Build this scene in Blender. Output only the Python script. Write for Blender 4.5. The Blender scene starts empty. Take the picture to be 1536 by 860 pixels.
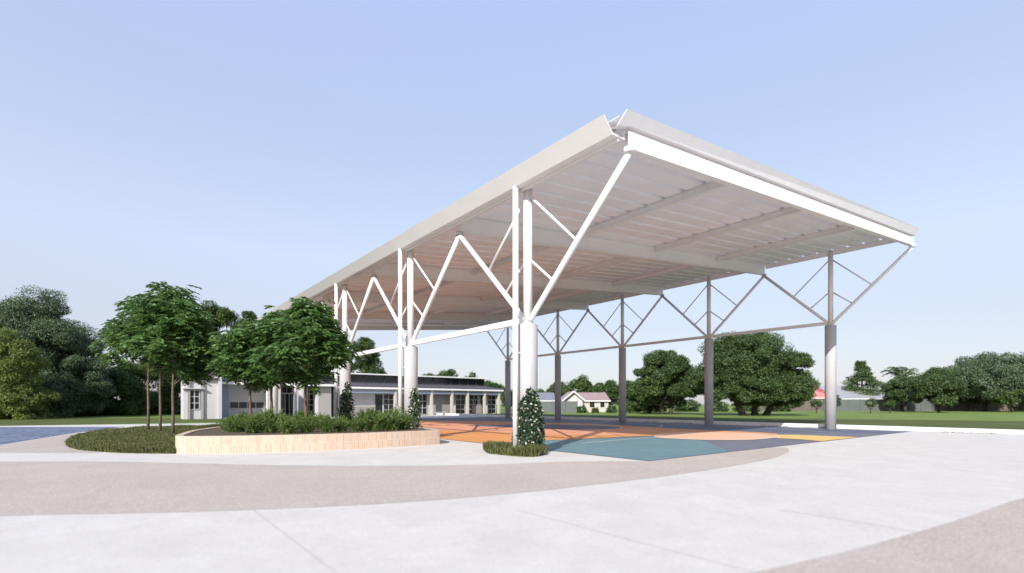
import bpy, math, random
import numpy as np
from mathutils import Vector, Matrix
R = math.radians
scene = bpy.context.scene
col = scene.collection
rng = np.random.default_rng(7)
random.seed(5)

# ------------------------------------------------------------------ frame of reference
EYE = 1.7; FPX = 761.0; CX = 768.0; HY = 606.0
TH = R(38.19)
U = Vector((-math.sin(TH), math.cos(TH), 0)); V = Vector((math.cos(TH), math.sin(TH), 0))
O = Vector((0.545, 17.425, 0))
BAY = 8.73; W = 26.14; SL = 0.0916; HB = BAY/2
S0 = -HB; S1 = 4*BAY+HB
def L(s, t, z=0.0): return O + U*s + V*t + Vector((0, 0, z))
def toL(p):
    d = Vector((p[0], p[1], 0)) - O
    return d.dot(U), d.dot(V)
def gp(px, py, z=0.0):
    Y = FPX*(EYE-z)/(py-HY); return Vector(((px-CX)/FPX*Y, Y, z))
def at(px, Y): return (px-CX)/FPX*Y
def zat(py, Y): return EYE-(py-HY)/FPX*Y
def px2t(px, s):
    r = (px-CX)/FPX
    a = O + U*s
    return (r*a.y-a.x)/(V.x-r*V.y)

# ------------------------------------------------------------------ materials
MATS = {}
def nodes_of(name):
    m = bpy.data.materials.new(name); m.use_nodes = True
    nt = m.node_tree; b = nt.nodes['Principled BSDF']
    return m, nt, b
def mat(name, c, rough=0.6, var=0.08, scale=3.0, bump=0.0, bscale=40.0, metal=0.0, coord='Object', spec=0.5, detail=6):
    if name in MATS: return MATS[name]
    m, nt, b = nodes_of(name)
    N = nt.nodes.new
    tc = N('ShaderNodeTexCoord')
    b.inputs['Roughness'].default_value = rough; b.inputs['Metallic'].default_value = metal
    b.inputs['Specular IOR Level'].default_value = spec
    n = N('ShaderNodeTexNoise'); n.inputs['Scale'].default_value = scale; n.inputs['Detail'].default_value = detail
    nt.links.new(tc.outputs[coord], n.inputs['Vector'])
    r = N('ShaderNodeValToRGB'); r.color_ramp.elements[0].position = 0.3; r.color_ramp.elements[1].position = 0.7
    c = list(c)
    r.color_ramp.elements[0].color = [max(0, x*(1-var)) for x in c]+[1]
    r.color_ramp.elements[1].color = [min(1, x*(1+var)) for x in c]+[1]
    nt.links.new(n.outputs['Fac'], r.inputs['Fac']); nt.links.new(r.outputs['Color'], b.inputs['Base Color'])
    if bump > 0:
        n2 = N('ShaderNodeTexNoise'); n2.inputs['Scale'].default_value = bscale; n2.inputs['Detail'].default_value = 4
        nt.links.new(tc.outputs[coord], n2.inputs['Vector'])
        bp = N('ShaderNodeBump'); bp.inputs['Strength'].default_value = bump; bp.inputs['Distance'].default_value = 0.02
        nt.links.new(n2.outputs['Fac'], bp.inputs['Height']); nt.links.new(bp.outputs['Normal'], b.inputs['Normal'])
    MATS[name] = m
    return m
def leafmat(name, c1, c2, transl=0.3, rough=0.5):
    if name in MATS: return MATS[name]
    m, nt, b = nodes_of(name); N = nt.nodes.new
    g = N('ShaderNodeNewGeometry'); r = N('ShaderNodeValToRGB')
    r.color_ramp.elements[0].color = list(c1)+[1]; r.color_ramp.elements[1].color = list(c2)+[1]
    nt.links.new(g.outputs['Random Per Island'], r.inputs['Fac'])
    tc = N('ShaderNodeTexCoord'); n = N('ShaderNodeTexNoise'); n.inputs['Scale'].default_value = 0.45
    nt.links.new(tc.outputs['Object'], n.inputs['Vector'])
    mx = N('ShaderNodeMix'); mx.data_type = 'RGBA'; mx.blend_type = 'MULTIPLY'; mx.inputs['Factor'].default_value = 0.5
    nt.links.new(r.outputs['Color'], mx.inputs[6])
    rr = N('ShaderNodeValToRGB'); rr.color_ramp.elements[0].position = .35; rr.color_ramp.elements[1].position = .65
    rr.color_ramp.elements[0].color = (.45, .5, .5, 1); rr.color_ramp.elements[1].color = (1, 1, 1, 1)
    nt.links.new(n.outputs['Fac'], rr.inputs['Fac']); nt.links.new(rr.outputs['Color'], mx.inputs[7])
    nt.links.new(mx.outputs[2], b.inputs['Base Color']); b.inputs['Roughness'].default_value = rough
    b.inputs['Specular IOR Level'].default_value = 0.4
    tr = N('ShaderNodeBsdfTranslucent'); nt.links.new(mx.outputs[2], tr.inputs['Color'])
    ms = N('ShaderNodeMixShader'); ms.inputs[0].default_value = transl
    out = nt.nodes['Material Output']
    nt.links.new(b.outputs[0], ms.inputs[1]); nt.links.new(tr.outputs[0], ms.inputs[2]); nt.links.new(ms.outputs[0], out.inputs[0])
    MATS[name] = m
    return m

def ground_mat(name, c1, c2, s1=0.25, speck=None, sscale=60, bump=0.2, rough=0.8, c3=None, s3=4.0):
    m, nt, b = nodes_of(name); N = nt.nodes.new
    tc = N('ShaderNodeTexCoord')
    n = N('ShaderNodeTexNoise'); n.inputs['Scale'].default_value = s1; n.inputs['Detail'].default_value = 8; n.inputs['Roughness'].default_value = .62
    n.inputs['Distortion'].default_value = 0.6
    nt.links.new(tc.outputs['Object'], n.inputs['Vector'])
    r = N('ShaderNodeValToRGB'); r.color_ramp.elements[0].position = .35; r.color_ramp.elements[1].position = .65
    r.color_ramp.elements[0].color = list(c1)+[1]; r.color_ramp.elements[1].color = list(c2)+[1]
    nt.links.new(n.outputs['Fac'], r.inputs['Fac'])
    last = r.outputs['Color']
    if c3:
        n3 = N('ShaderNodeTexNoise'); n3.inputs['Scale'].default_value = s3; n3.inputs['Detail'].default_value = 6
        nt.links.new(tc.outputs['Object'], n3.inputs['Vector'])
        r3 = N('ShaderNodeValToRGB'); r3.color_ramp.elements[0].position = .52; r3.color_ramp.elements[1].position = .72
        r3.color_ramp.elements[0].color = (0, 0, 0, 1); r3.color_ramp.elements[1].color = (.6, .6, .6, 1)
        nt.links.new(n3.outputs['Fac'], r3.inputs['Fac'])
        mx = N('ShaderNodeMix'); mx.data_type = 'RGBA'
        nt.links.new(r3.outputs['Color'], mx.inputs['Factor']); nt.links.new(last, mx.inputs[6]); mx.inputs[7].default_value = list(c3)+[1]
        last = mx.outputs[2]
    if speck:
        v = N('ShaderNodeTexVoronoi'); v.inputs['Scale'].default_value = sscale
        nt.links.new(tc.outputs['Object'], v.inputs['Vector'])
        rs = N('ShaderNodeSeparateColor'); nt.links.new(v.outputs['Color'], rs.inputs['Color'])
        r2 = N('ShaderNodeValToRGB'); r2.color_ramp.interpolation = 'LINEAR'
        e = r2.color_ramp.elements; e[0].color = list(speck[0])+[1]; e[1].color = list(speck[1])+[1]
        nt.links.new(rs.outputs[0], r2.inputs['Fac'])
        mx = N('ShaderNodeMix'); mx.data_type = 'RGBA'; mx.blend_type = 'MULTIPLY'; mx.inputs['Factor'].default_value = 1
        nt.links.new(last, mx.inputs[6]); nt.links.new(r2.outputs['Color'], mx.inputs[7]); last = mx.outputs[2]
        h = v.outputs['Distance']
    else:
        n2 = N('ShaderNodeTexNoise'); n2.inputs['Scale'].default_value = sscale; n2.inputs['Detail'].default_value = 5
        nt.links.new(tc.outputs['Object'], n2.inputs['Vector']); h = n2.outputs['Fac']
    nt.links.new(last, b.inputs['Base Color']); b.inputs['Roughness'].default_value = rough; b.inputs['Specular IOR Level'].default_value = .12
    bp = N('ShaderNodeBump'); bp.inputs['Strength'].default_value = bump; bp.inputs['Distance'].default_value = 0.02
    nt.links.new(h, bp.inputs['Height']); nt.links.new(bp.outputs['Normal'], b.inputs['Normal'])
    return m

def brick_mat(name, c1, c2, mortar, bw, bh, mort=0.008, bump=.3):
    m, nt, b = nodes_of(name); N = nt.nodes.new
    uv = N('ShaderNodeUVMap')
    br = N('ShaderNodeTexBrick'); br.offset = 0.0 if bh > bw else 0.5; br.squash = 1
    br.inputs['Color1'].default_value = list(c1)+[1]; br.inputs['Color2'].default_value = list(c2)+[1]
    br.inputs['Mortar'].default_value = list(mortar)+[1]; br.inputs['Scale'].default_value = 1
    br.inputs['Brick Width'].default_value = bw; br.inputs['Row Height'].default_value = bh
    br.inputs['Mortar Size'].default_value = mort; br.inputs['Bias'].default_value = 0
    nt.links.new(uv.outputs[0], br.inputs['Vector'])
    tc = N('ShaderNodeTexCoord'); n = N('ShaderNodeTexNoise'); n.inputs['Scale'].default_value = 14; n.inputs['Detail'].default_value = 8
    nt.links.new(tc.outputs['Object'], n.inputs['Vector'])
    r = N('ShaderNodeValToRGB'); r.color_ramp.elements[0].color = (.8, .77, .74, 1); r.color_ramp.elements[1].color = (1.1, 1.08, 1.05, 1)
    nt.links.new(n.outputs['Fac'], r.inputs['Fac'])
    mx = N('ShaderNodeMix'); mx.data_type = 'RGBA'; mx.blend_type = 'MULTIPLY'; mx.inputs['Factor'].default_value = 1
    nt.links.new(br.outputs['Color'], mx.inputs[6]); nt.links.new(r.outputs['Color'], mx.inputs[7])
    nt.links.new(mx.outputs[2], b.inputs['Base Color']); b.inputs['Roughness'].default_value = .85
    bp = N('ShaderNodeBump'); bp.inputs['Strength'].default_value = bump; bp.inputs['Distance'].default_value = .01; bp.invert = True
    nt.links.new(br.outputs['Fac'], bp.inputs['Height']); nt.links.new(bp.outputs['Normal'], b.inputs['Normal'])
    return m

WHITE = mat('white_steel_paint', (.80, .78, .77), .35, .03, 1.5)
DECKM = mat('roof_sheet_paint', (.86, .86, .90), .45, .04, .8)
FASC = mat('fascia_paint', (.71, .685, .665), .5, .03, 1.0)
BARGE = mat('barge_paint', (.86, .84, .84), .5, .04, 1.2)
COLM = mat('cast_concrete', (.45, .437, .442), .75, .05, 1.5, .15, 30)
DARK = mat('dark_glass', (.02, .022, .026), .12, .2, 1.0)
FRAME = mat('window_frame_metal', (.55, .55, .56), .5)
TRUNK = mat('grey_brown_bark', (.14, .10, .075), .9, .35, 6, .6, 30)
TRUNKD = mat('dark_bark', (.055, .045, .035), .9, .3, 3, .5, 10)
RENDER = mat('white_render_wall', (.54, .525, .53), .8, .03, .8)
TAUPE = mat('taupe_wall', (.33, .31, .29), .8, .04, .8)
CREAM = mat('cream_wall', (.50, .455, .40), .8, .04, .8)
BLUEW = mat('blue_grey_paint_and_shade', (.36, .42, .56), .7, .04, .8)  # beam and pillar colour; also painted shade on one stretch of facade
ROOFG = mat('charcoal_metal_roof', (.075, .068, .08), .75, .08, .5)
ROOFP = mat('faded_pink_tiles', (.33, .235, .235), .8, .15, 2)
ROOFR = mat('red_roof', (.62, .22, .19), .7, .1, 2)
ROOFW = mat('pale_metal_roof', (.36, .36, .37), .5, .05, .5)
ROOFS = mat('slate_grey_roof', (.20, .21, .24), .7, .1, 2)
FENCEM = mat('grey_sheet_fence', (.13, .145, .14), .7, .08, .6)
FENCEB = mat('brown_paling', (.15, .125, .105), .85, .2, .8)
BRICKD = brick_mat('dark_grey_brick', (.12, .11, .11), (.17, .155, .15), (.32, .3, .29), .9, .24, .05)
BRICKT = brick_mat('tan_soldier_brick', (.53, .36, .27), (.61, .48, .38), (.60, .51, .42), .078, .30, .012)
COPING = mat('pale_coping', (.62, .52, .40), .8, .08, 6)
SOIL = mat('mulch_soil', (.10, .075, .05), .95, .4, 20, .6, 60)

# ------------------------------------------------------------------ mesh collecting
class MB:
    def __init__(s): s.v = []; s.f = []; s.uv = []
    def poly(s, pts, uv=None):
        n = len(s.v); s.v += [tuple(p) for p in pts]; s.f.append(tuple(range(n, n+len(pts)))); s.uv.append(uv)
    def hexa(s, c):      # 8 corners: bottom ring 0-3, top ring 4-7
        n = len(s.v); s.v += [tuple(p) for p in c]
        for q in ((3, 2, 1, 0), (4, 5, 6, 7), (0, 1, 5, 4), (1, 2, 6, 5), (2, 3, 7, 6), (3, 0, 4, 7)):
            s.f.append(tuple(n+i for i in q)); s.uv.append(None)
    def lbox(s, s0, s1, t0, t1, z0, z1, zs=0.0):   # box in the shelter's frame; zs slope per t
        c = []
        for z in (z0, z1):
            for (a, b) in ((s0, t0), (s0, t1), (s1, t1), (s1, t0)): c.append(L(a, b, z+zs*b))
        s.hexa(c)
    def box(s, x0, x1, y0, y1, z0, z1):
        s.hexa([Vector((x, y, z)) for z in (z0, z1) for (x, y) in ((x0, y0), (x1, y0), (x1, y1), (x0, y1))])
    def tube(s, pts, r, n=12, cap=True):
        pts = [Vector(p) for p in pts]; rs = r if isinstance(r, (list, tuple)) else [r]*len(pts)
        base = len(s.v); up = None
        for i, p in enumerate(pts):
            a = pts[max(0, i-1)]; b = pts[min(len(pts)-1, i+1)]
            d = (b-a).normalized()
            if up is None:
                up = Vector((0, 0, 1)) if abs(d.z) < .9 else Vector((1, 0, 0))
            x = d.cross(up).normalized(); y = x.cross(d).normalized(); up = y
            for k in range(n):
                w = 2*math.pi*k/n; s.v.append(tuple(p+(x*math.cos(w)+y*math.sin(w))*rs[i]))
        for i in range(len(pts)-1):
            for k in range(n):
                a = base+i*n+k; b = base+i*n+(k+1) % n
                s.f.append((a, b, b+n, a+n)); s.uv.append(None)
        if cap:
            s.f.append(tuple(base+k for k in range(n))[::-1]); s.uv.append(None)
            s.f.append(tuple(base+(len(pts)-1)*n+k for k in range(n))); s.uv.append(None)
    def prism(s, pts, z0, z1):
        n = len(pts)
        s.poly([Vector((p[0], p[1], z1)) for p in pts]); s.poly([Vector((p[0], p[1], z0)) for p in reversed(pts)])
        for i in range(n):
            a, b = pts[i], pts[(i+1) % n]
            s.poly([Vector((a[0], a[1], z0)), Vector((b[0], b[1], z0)), Vector((b[0], b[1], z1)), Vector((a[0], a[1], z1))])
    def build(s, name, m, parent=None, smooth=False, origin=None, bevel=0):
        me = bpy.data.meshes.new(name)
        o0 = Vector(origin) if origin is not None else Vector((0, 0, 0))
        me.from_pydata([tuple(Vector(p)-o0) for p in s.v], [], s.f)
        if any(u is not None for u in s.uv):
            ul = me.uv_layers.new(name='UVMap')
            for p, u in zip(me.polygons, s.uv):
                if u is not None:
                    for k, li in enumerate(p.loop_indices): ul.data[li].uv = u[k]
        me.materials.append(m)
        if smooth:
            me.polygons.foreach_set('use_smooth', [len(p.vertices) == 4 for p in me.polygons])
        me.update()
        o = bpy.data.objects.new(name, me); col.objects.link(o)
        if parent is not None: o.parent = parent; 
        o.location = o0 - (parent.location if parent is not None and parent.parent is None and parent.type == 'EMPTY' else Vector((0, 0, 0)))
        if parent is not None and parent.type == 'MESH':
            o.location = o0 - world_loc(parent)
        if bevel:
            b = o.modifiers.new('bevel', 'BEVEL'); b.width = bevel; b.segments = 2; b.limit_method = 'ANGLE'
        return o
def world_loc(o):
    p = Vector(o.location)
    while o.parent is not None: o = o.parent; p += o.location
    return p
def tag(o, label=None, cat=None, group=None, kind=None):
    if label: o['label'] = label
    if cat: o['category'] = cat
    if group: o['group'] = group
    if kind: o['kind'] = kind
    return o
def thing(name, label, cat, loc=(0, 0, 0), group=None):
    o = bpy.data.objects.new(name, None); col.objects.link(o); o.location = loc; o.empty_display_size = .3
    return tag(o, label, cat, group)
def copy_thing(root, loc, rotz=0, label=None, scale=None):
    r = root.copy(); col.objects.link(r); r.location = loc; r.rotation_euler = (0, 0, rotz)
    if scale: r.scale = scale
    if label: r['label'] = label
    for ch in list(root.children):
        c = ch.copy(); col.objects.link(c); c.parent = r
        for g in list(ch.children):
            d = g.copy(); col.objects.link(d); d.parent = c
    return r
def sheet(name, pts, z, m, kind='structure'):
    mb = MB(); mb.poly([Vector((p[0], p[1], z)) for p in pts])
    me_o = mb.build(name, m); tag(me_o, kind=kind)
    n = me_o.data.polygons[0].normal
    if n.z < 0: me_o.data.flip_normals()
    return me_o
def smoothp(pts, n=6, closed=False):
    P = [Vector((p[0], p[1])) for p in pts]; out = []; k = len(P)
    rngi = range(k if closed else k-1)
    for i in rngi:
        if closed: a, b, c, d = P[(i-1) % k], P[i], P[(i+1) % k], P[(i+2) % k]
        else: a, b, c, d = P[max(i-1, 0)], P[i], P[i+1], P[min(i+2, k-1)]
        for j in range(n):
            t = j/n
            out.append(.5*((2*b)+(c-a)*t+(2*a-5*b+4*c-d)*t*t+(3*b-a-3*c+d)*t**3))
    if not closed: out.append(P[-1])
    return out

# ------------------------------------------------------------------ ground and paving
GRASS = ground_mat('field_grass', (.13, .19, .045), (.19, .26, .07), .12, sscale=25, bump=.6, rough=.9, c3=(.24, .29, .10), s3=1.5)
GRASSO = ground_mat('olive_grass', (.075, .095, .028), (.115, .14, .045), .4, sscale=25, bump=.6, rough=.9, c3=(.12, .13, .05), s3=3)
CONC = ground_mat('pale_concrete', (.575, .548, .515), (.64, .612, .577), .9, sscale=38, bump=.06, rough=.75, c3=(.555, .528, .495), s3=3.2, speck=((.93, .93, .93), (1.05, 1.05, 1.05)))
AGG = ground_mat('exposed_aggregate', (.48, .425, .385), (.525, .467, .425), .5, speck=((.80, .78, .78), (1.16, 1.15, 1.14)), sscale=48, bump=.5, rough=.85)
CBASE = ground_mat('court_slate_blue_shaded', (.105, .115, .16), (.13, .14, .185), .5, sscale=120, bump=.05, rough=.6)  # slate blue paint, darkened so the colour deepens the roof's shade
CGREY = ground_mat('court_lilac_grey_sunlit', (.155, .16, .20), (.18, .185, .225), .8, sscale=120, bump=.05)  # grey front patch, kept lighter as the sunlit tone beside the darkened base
CTEAL = ground_mat('court_teal', (.12, .205, .235), (.15, .245, .275), 1.2, sscale=120, bump=.05, rough=.55, c3=(.18, .28, .31), s3=1.0)
CORAN = ground_mat('court_orange', (.60, .27, .095), (.68, .32, .125), .5, sscale=120, bump=.05, rough=.6)
CSALM = ground_mat('court_salmon', (.66, .30, .18), (.74, .36, .22), .5, sscale=120, bump=.05, rough=.6)
CPEAC = ground_mat('court_peach', (.70, .44, .30), (.76, .49, .34), .5, sscale=120, bump=.05, rough=.6)
CYELL = ground_mat('court_yellow', (.70, .46, .15), (.76, .51, .18), .5, sscale=120, bump=.05, rough=.6)
CLINE = mat('court_line_paint', (.78, .78, .76), .6)
ROADB = ground_mat('blue_road', (.12, .145, .215), (.165, .195, .27), 1.0, speck=((.7, .7, .7), (1.5, 1.5, 1.45)), sscale=5, bump=.2, rough=.8)

sheet('ground', [(-900, -300), (900, -300), (900, 1500), (-900, 1500)], 0, GRASS)
sheet('lawn', [gp(-500, 628), gp(330, 627.5), L(53.5, 8), gp(345, 633), gp(0, 639), gp(-500, 650)], .004, GRASSO)
pv = [Vector((-60, -40, 0)), Vector((80, -60, 0)), L(-60, 27.5), L(53.6, 27.5), L(53.6, 3), gp(345, 634.8), gp(0, 639.3), gp(-500, 656), Vector((-60, 10, 0))]
sheet('pavement', pv, .008, CONC)
sheet('road', [gp(-420, 641.2), gp(0, 641), gp(188, 640.7), gp(115, 649.4), gp(0, 668), gp(-420, 672)], .014, ROADB)
sheet('aggregate_path', [gp(-420, 690), gp(-420, 673), gp(0, 669), gp(115, 650.2), gp(150, 650), gp(110, 660), gp(104, 672), gp(150, 680), gp(0, 679.5)][::-1], .012, AGG)
top = smoothp([gp(-500, 694), gp(0, 693), gp(150, 693), gp(300, 696), gp(450, 699), gp(600, 699.5), gp(730, 697.5), gp(860, 693), gp(969, 692.9)])
front = [L(-4.12, 1.3), L(-4.12, 9.0)]
bot = smoothp([gp(1180, 672), gp(1184, 677), gp(1165, 686.5), gp(1110, 698), gp(1020, 712), gp(900, 727), gp(750, 743), gp(600, 755), gp(400, 765), gp(200, 771), gp(0, 775), gp(-500, 790)])
sheet('aggregate_path', top+front+bot, .012, AGG)
c2 = smoothp([gp(2600, 690), gp(1900, 708), gp(1640, 728), gp(1536, 748), gp(1450, 777), gp(1380, 798), gp(1290, 823), gp(1200, 845), gp(1120, 864), gp(1000, 900)])
sheet('aggregate_path', c2+[gp(1000, 2000), gp(2600, 2000)], .012, AGG)
# saw-cut joints in the concrete
jm = mat('joint_grey', (.36, .34, .335), .9)  # plain mid-grey of the cut lines
mb = MB()
def ribbon(mb, pts, w, z):
    P = [Vector((p[0], p[1], z)) for p in pts]
    for a, b in zip(P, P[1:]):
        d = (b-a); n = Vector((-d.y, d.x, 0)).normalized()*w/2
        mb.poly([a-n, b-n, b+n, a+n])
for k in range(-6, 3):
    a = gp(380, 766); ribbon(mb, [L(-7.2+(-0)*1, t) if False else a + U*0 + Vector((k*4.2+.0, 0, 0)), a+Vector((k*4.2, 0, 0))+Vector((.62, -.79, 0))*12], .010, .0105)
tag(mb.build('paving_joint', jm), kind='structure')

# court
CS0, CS1, CT0, CT1 = -4.1, 39.2, 1.2, 27.0
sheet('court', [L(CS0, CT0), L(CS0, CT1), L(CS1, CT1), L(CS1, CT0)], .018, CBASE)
def cpoly(name, px, z, m, n=5, closed=True):
    q = smoothp([toL(gp(*p)) for p in px], n, True)
    q = [(min(max(a, CS0+.003), CS1), min(max(b, CT0+.003), CT1)) for a, b in q]
    sheet(name, [L(a, b) for a, b in q], z, m)
cpoly('court', [(971, 693.5), (900, 686), (829, 677.5), (745, 667), (745, 665.8), (800, 662), (855, 660), (920, 657), (979, 655), (1020, 656.6), (1048, 660), (1070, 668), (1087, 681)], .022, CTEAL)
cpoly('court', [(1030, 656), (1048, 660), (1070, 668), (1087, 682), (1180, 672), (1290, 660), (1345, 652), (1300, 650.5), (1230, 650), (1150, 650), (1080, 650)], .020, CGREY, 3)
cpoly('court', [(745, 666), (800, 662), (855, 660), (920, 657), (979, 655), (1048, 660), (1120, 659), (1165, 654), (1150, 650), (1060, 646), (1000, 643), (940, 639.5), (880, 636), (800, 634), (700, 632), (560, 631.5), (450, 633), (520, 650), (640, 668)], .026, CORAN)
cpoly('court', [(560, 645), (660, 646), (770, 651), (860, 654), (950, 652), (985, 647), (900, 642), (760, 637), (640, 635), (540, 635)], .030, CSALM)
cpoly('court', [(984, 657), (1020, 659.5), (1060, 661), (1120, 661), (1155, 658.5), (1166, 655), (1120, 650.5), (1050, 649), (990, 651)], .030, CPEAC)
cpoly('court', [(1158, 653.5), (1168, 656), (1164, 658), (1200, 660.2), (1245, 663.2), (1300, 659), (1296, 657.3), (1240, 655.2), (1195, 653.4)], .034, CYELL)
cpoly('court', [(400, 633), (465, 630), (500, 629), (520, 632), (480, 637), (420, 640)], .034, CTEAL)
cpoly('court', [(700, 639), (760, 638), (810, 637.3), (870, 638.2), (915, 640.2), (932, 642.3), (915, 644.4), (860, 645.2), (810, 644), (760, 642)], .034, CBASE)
mb = MB()
def lpx(px, w=.07, z=.038, n=6): ribbon(mb, smoothp([gp(*p) for p in px], n), w, z)
lpx([(872, 666.6), (925, 661.5), (984, 656.8)])
lpx([(984, 657), (1020, 659.5), (1060, 661), (1120, 661), (1155, 658.5), (1166, 655), (1120, 650.5), (1050, 649)])
lpx([(840, 634), (900, 634.8), (950, 636), (985, 638.5), (993, 640.3), (975, 643), (930, 646)])
lpx([(760, 637.8), (810, 637.2), (870, 638.1), (915, 640.1), (933, 642.2), (916, 644.5), (860, 645.3)])
ribbon(mb, [L(-2.2, 21.5), L(6, 24.5)], .07, .038)
ribbon(mb, [L(1, 24.6), L(36, 24.6)], .07, .039); ribbon(mb, [L(17, 3), L(17, 24.5)], .07, .038)
tag(mb.build('court_line', CLINE), kind='structure')

# kerb wall beyond the court, drain gap and grass verge
mb = MB(); mb.lbox(-60, 75, 27.74, 28.15, -.1, .27)
tag(mb.build('kerb', mat('kerb_concrete', (.78, .76, .75), .8, .06, .8), bevel=.015), kind='structure')
mb = MB(); mb.poly([L(-60, 27.5, .009), L(75, 27.5, .009), L(75, 27.74, .009), L(-60, 27.74, .009)])
tag(mb.build('gravel', SOIL), kind='structure')
pts = [L(-60, 28.15), L(75, 28.15)] + smoothp([gp(760, 621.8), gp(900, 624), gp(1060, 627), gp(1200, 629.6), gp(1360, 631.5), gp(1536, 633.4), gp(1800, 638), gp(2400, 650)])[::1]
mb = MB(); mb.poly([Vector((p[0], p[1], .10)) for p in pts])
o = mb.build('verge', GRASSO); tag(o, kind='structure')
if o.data.polygons[0].normal.z < 0: o.data.flip_normals()

# ------------------------------------------------------------------ the shelter
sh = thing('sports_shelter', 'huge white steel court shelter with sloping roof on ten thick concrete columns', 'shelter', O)
def zR(z, t): return z+SL*t
HCL, HCR = 4.415, 6.89
def make_column(s, t, hc, zb, side):
    m = MB(); p = L(s, t)
    m.tube([p+Vector((0, 0, z)) for z in (-.3, hc-.02)]+[p+Vector((0, 0, hc))], [.335, .335, .315], 48)
    c = m.build('column', COLM, sh, True, p)
    for poly in c.data.polygons:
        if len(poly.vertices) > 4 or poly.normal.z > .3: poly.use_smooth = False
    ztop = zR(9.44, t)
    m = MB(); m.tube([p+Vector((0, 0, hc)), p+Vector((0, 0, ztop))], .155, 32); m.tube([p+Vector((0, 0, hc+.003)), p+Vector((0, 0, hc+.03))], .23, 32)
    m.build('post', WHITE, c, True, p)
    node = zR(8.64, t)
    for sg in (-1, 1):
        a = L(s+sg*.10, t, hc+.14); b = L(s+sg*.34, t, hc+.36); e = L(s+sg*HB, t, node); 
        d = (e-b)
        m = MB(); m.tube([a, a*.45+b*.55-Vector((0, 0, .03)), b+d*.02, b+d*.06, b+d*.5, e], .095, 20)
        m.tube([e-Vector((0, 0, .02)), e+Vector((0, 0, .12))], .16, 16)
        m.build('strut', WHITE, c, True, p)
        for f, zf in ((.50, .93), (.235, .47)):
            q = b+d*f; pp = L(s+sg*.12, t, hc+(zR(9.12, t)-hc)*zf)
            m = MB(); m.tube([pp, q], .043, 12); m.build('brace', WHITE, c, True, p)
    return c
for k in range(5):
    make_column(k*BAY, 0, HCL, 9.1, 'l'); make_column(k*BAY, W, HCR, 9.1, 'r')
# tie beams between posts
for t, hc in ((0, HCL), (W, HCR)):
    for k in range(4):
        m = MB(); m.lbox(k*BAY+.155, (k+1)*BAY-.155, t-.07, t+.07, hc+.06, hc+.27); m.build('tie_beam', WHITE, sh, bevel=.01)
# downpipes in front of the near row
for k in range(5):
    p = L(k*BAY, -.54)
    m = MB(); m.tube([p+Vector((0, 0, .0)), p+Vector((0, 0, 9.0))], .098, 24)
    for z in (1.2, 3.4): m.tube([p+Vector((0, 0, z)), p+Vector((0, 0, z+.05))], .108, 24)
    d = m.build('downpipe', WHITE, sh, True, p)
    for z in (1.2, 3.4):
        m = MB(); m.lbox(k*BAY-.03, k*BAY+.03, -.45, -.325, z, z+.05); m.build('bracket', WHITE, d, origin=p)
def ibeam_t(s, t0, t1, zb, h, b=.11, tf=.022, tw=.014):   # I-beam running across, sloping
    m = MB()
    m.lbox(s-b, s+b, t0, t1, zb, zb+tf, SL); m.lbox(s-b, s+b, t0, t1, zb+h-tf, zb+h, SL); m.lbox(s-tw, s+tw, t0, t1, zb+tf, zb+h-tf, SL)
    return m
for k in range(0, 6):
    s = -HB+k*BAY
    if k in (0, 5):
        m = MB(); sg = -1 if k == 0 else 1
        m.lbox(min(s, s+sg*.03), max(s, s+sg*.03), -.05, W+.2, 8.70, 9.20, SL)
        m.lbox(min(s-sg*.14, s), max(s-sg*.14, s), -.05, W+.2, 8.70, 8.72, SL); m.lbox(min(s-sg*.14, s), max(s-sg*.14, s), -.05, W+.2, 9.18, 9.20, SL)
        m.lbox(min(s+sg*.03, s+sg*.075), max(s+sg*.03, s+sg*.075), -.05, W+.2, 8.70, 8.725, SL)
    else:
        m = ibeam_t(s, 0.05, W+.1, 8.70, .74)
    m.build('rafter', WHITE, sh)
# dark recess upstand over the end beams
for s, sg in ((-HB, -1), (S1, 1)):
    m = MB(); a, b = sorted((s-sg*.26, s-sg*.22)); m.lbox(a, b, -.1, W+.15, 9.205, 9.50, SL); m.build('end_trim', BARGE, sh)
# purlins
for t in (0.0, W/4, W/2, 3*W/4, W):
    for k in range(5):
        a = -HB+k*BAY+(.12 if 0 < k else .15); b = -HB+(k+1)*BAY-(.12 if k < 4 else .15)
        m = MB(); z0 = zR(9.12, t)
        if t in (0.0, W):
            m.lbox(a, b, t-.06, t+.06, z0, z0+.31)
        else:
            m.lbox(a, b, t-.10, t+.10, z0, z0+.02); m.lbox(a, b, t-.012, t+.012, z0+.02, z0+.29); m.lbox(a, b, t-.10, t+.10, z0+.29, z0+.31)
            ln = b-a; nst = 9
            for i in range(nst):   # stiffeners leaning across the web
                x = a+ln*(i+.5)/nst
                m.hexa([L(x-.25, t-.03, z0+.02), L(x-.21, t-.03, z0+.02), L(x-.21, t-.012, z0+.02), L(x-.25, t-.012, z0+.02),
                        L(x+.06, t-.03, z0+.29), L(x+.10, t-.03, z0+.29), L(x+.10, t-.012, z0+.29), L(x+.06, t-.012, z0+.29)])
        m.build('purlin', WHITE, sh)
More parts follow.
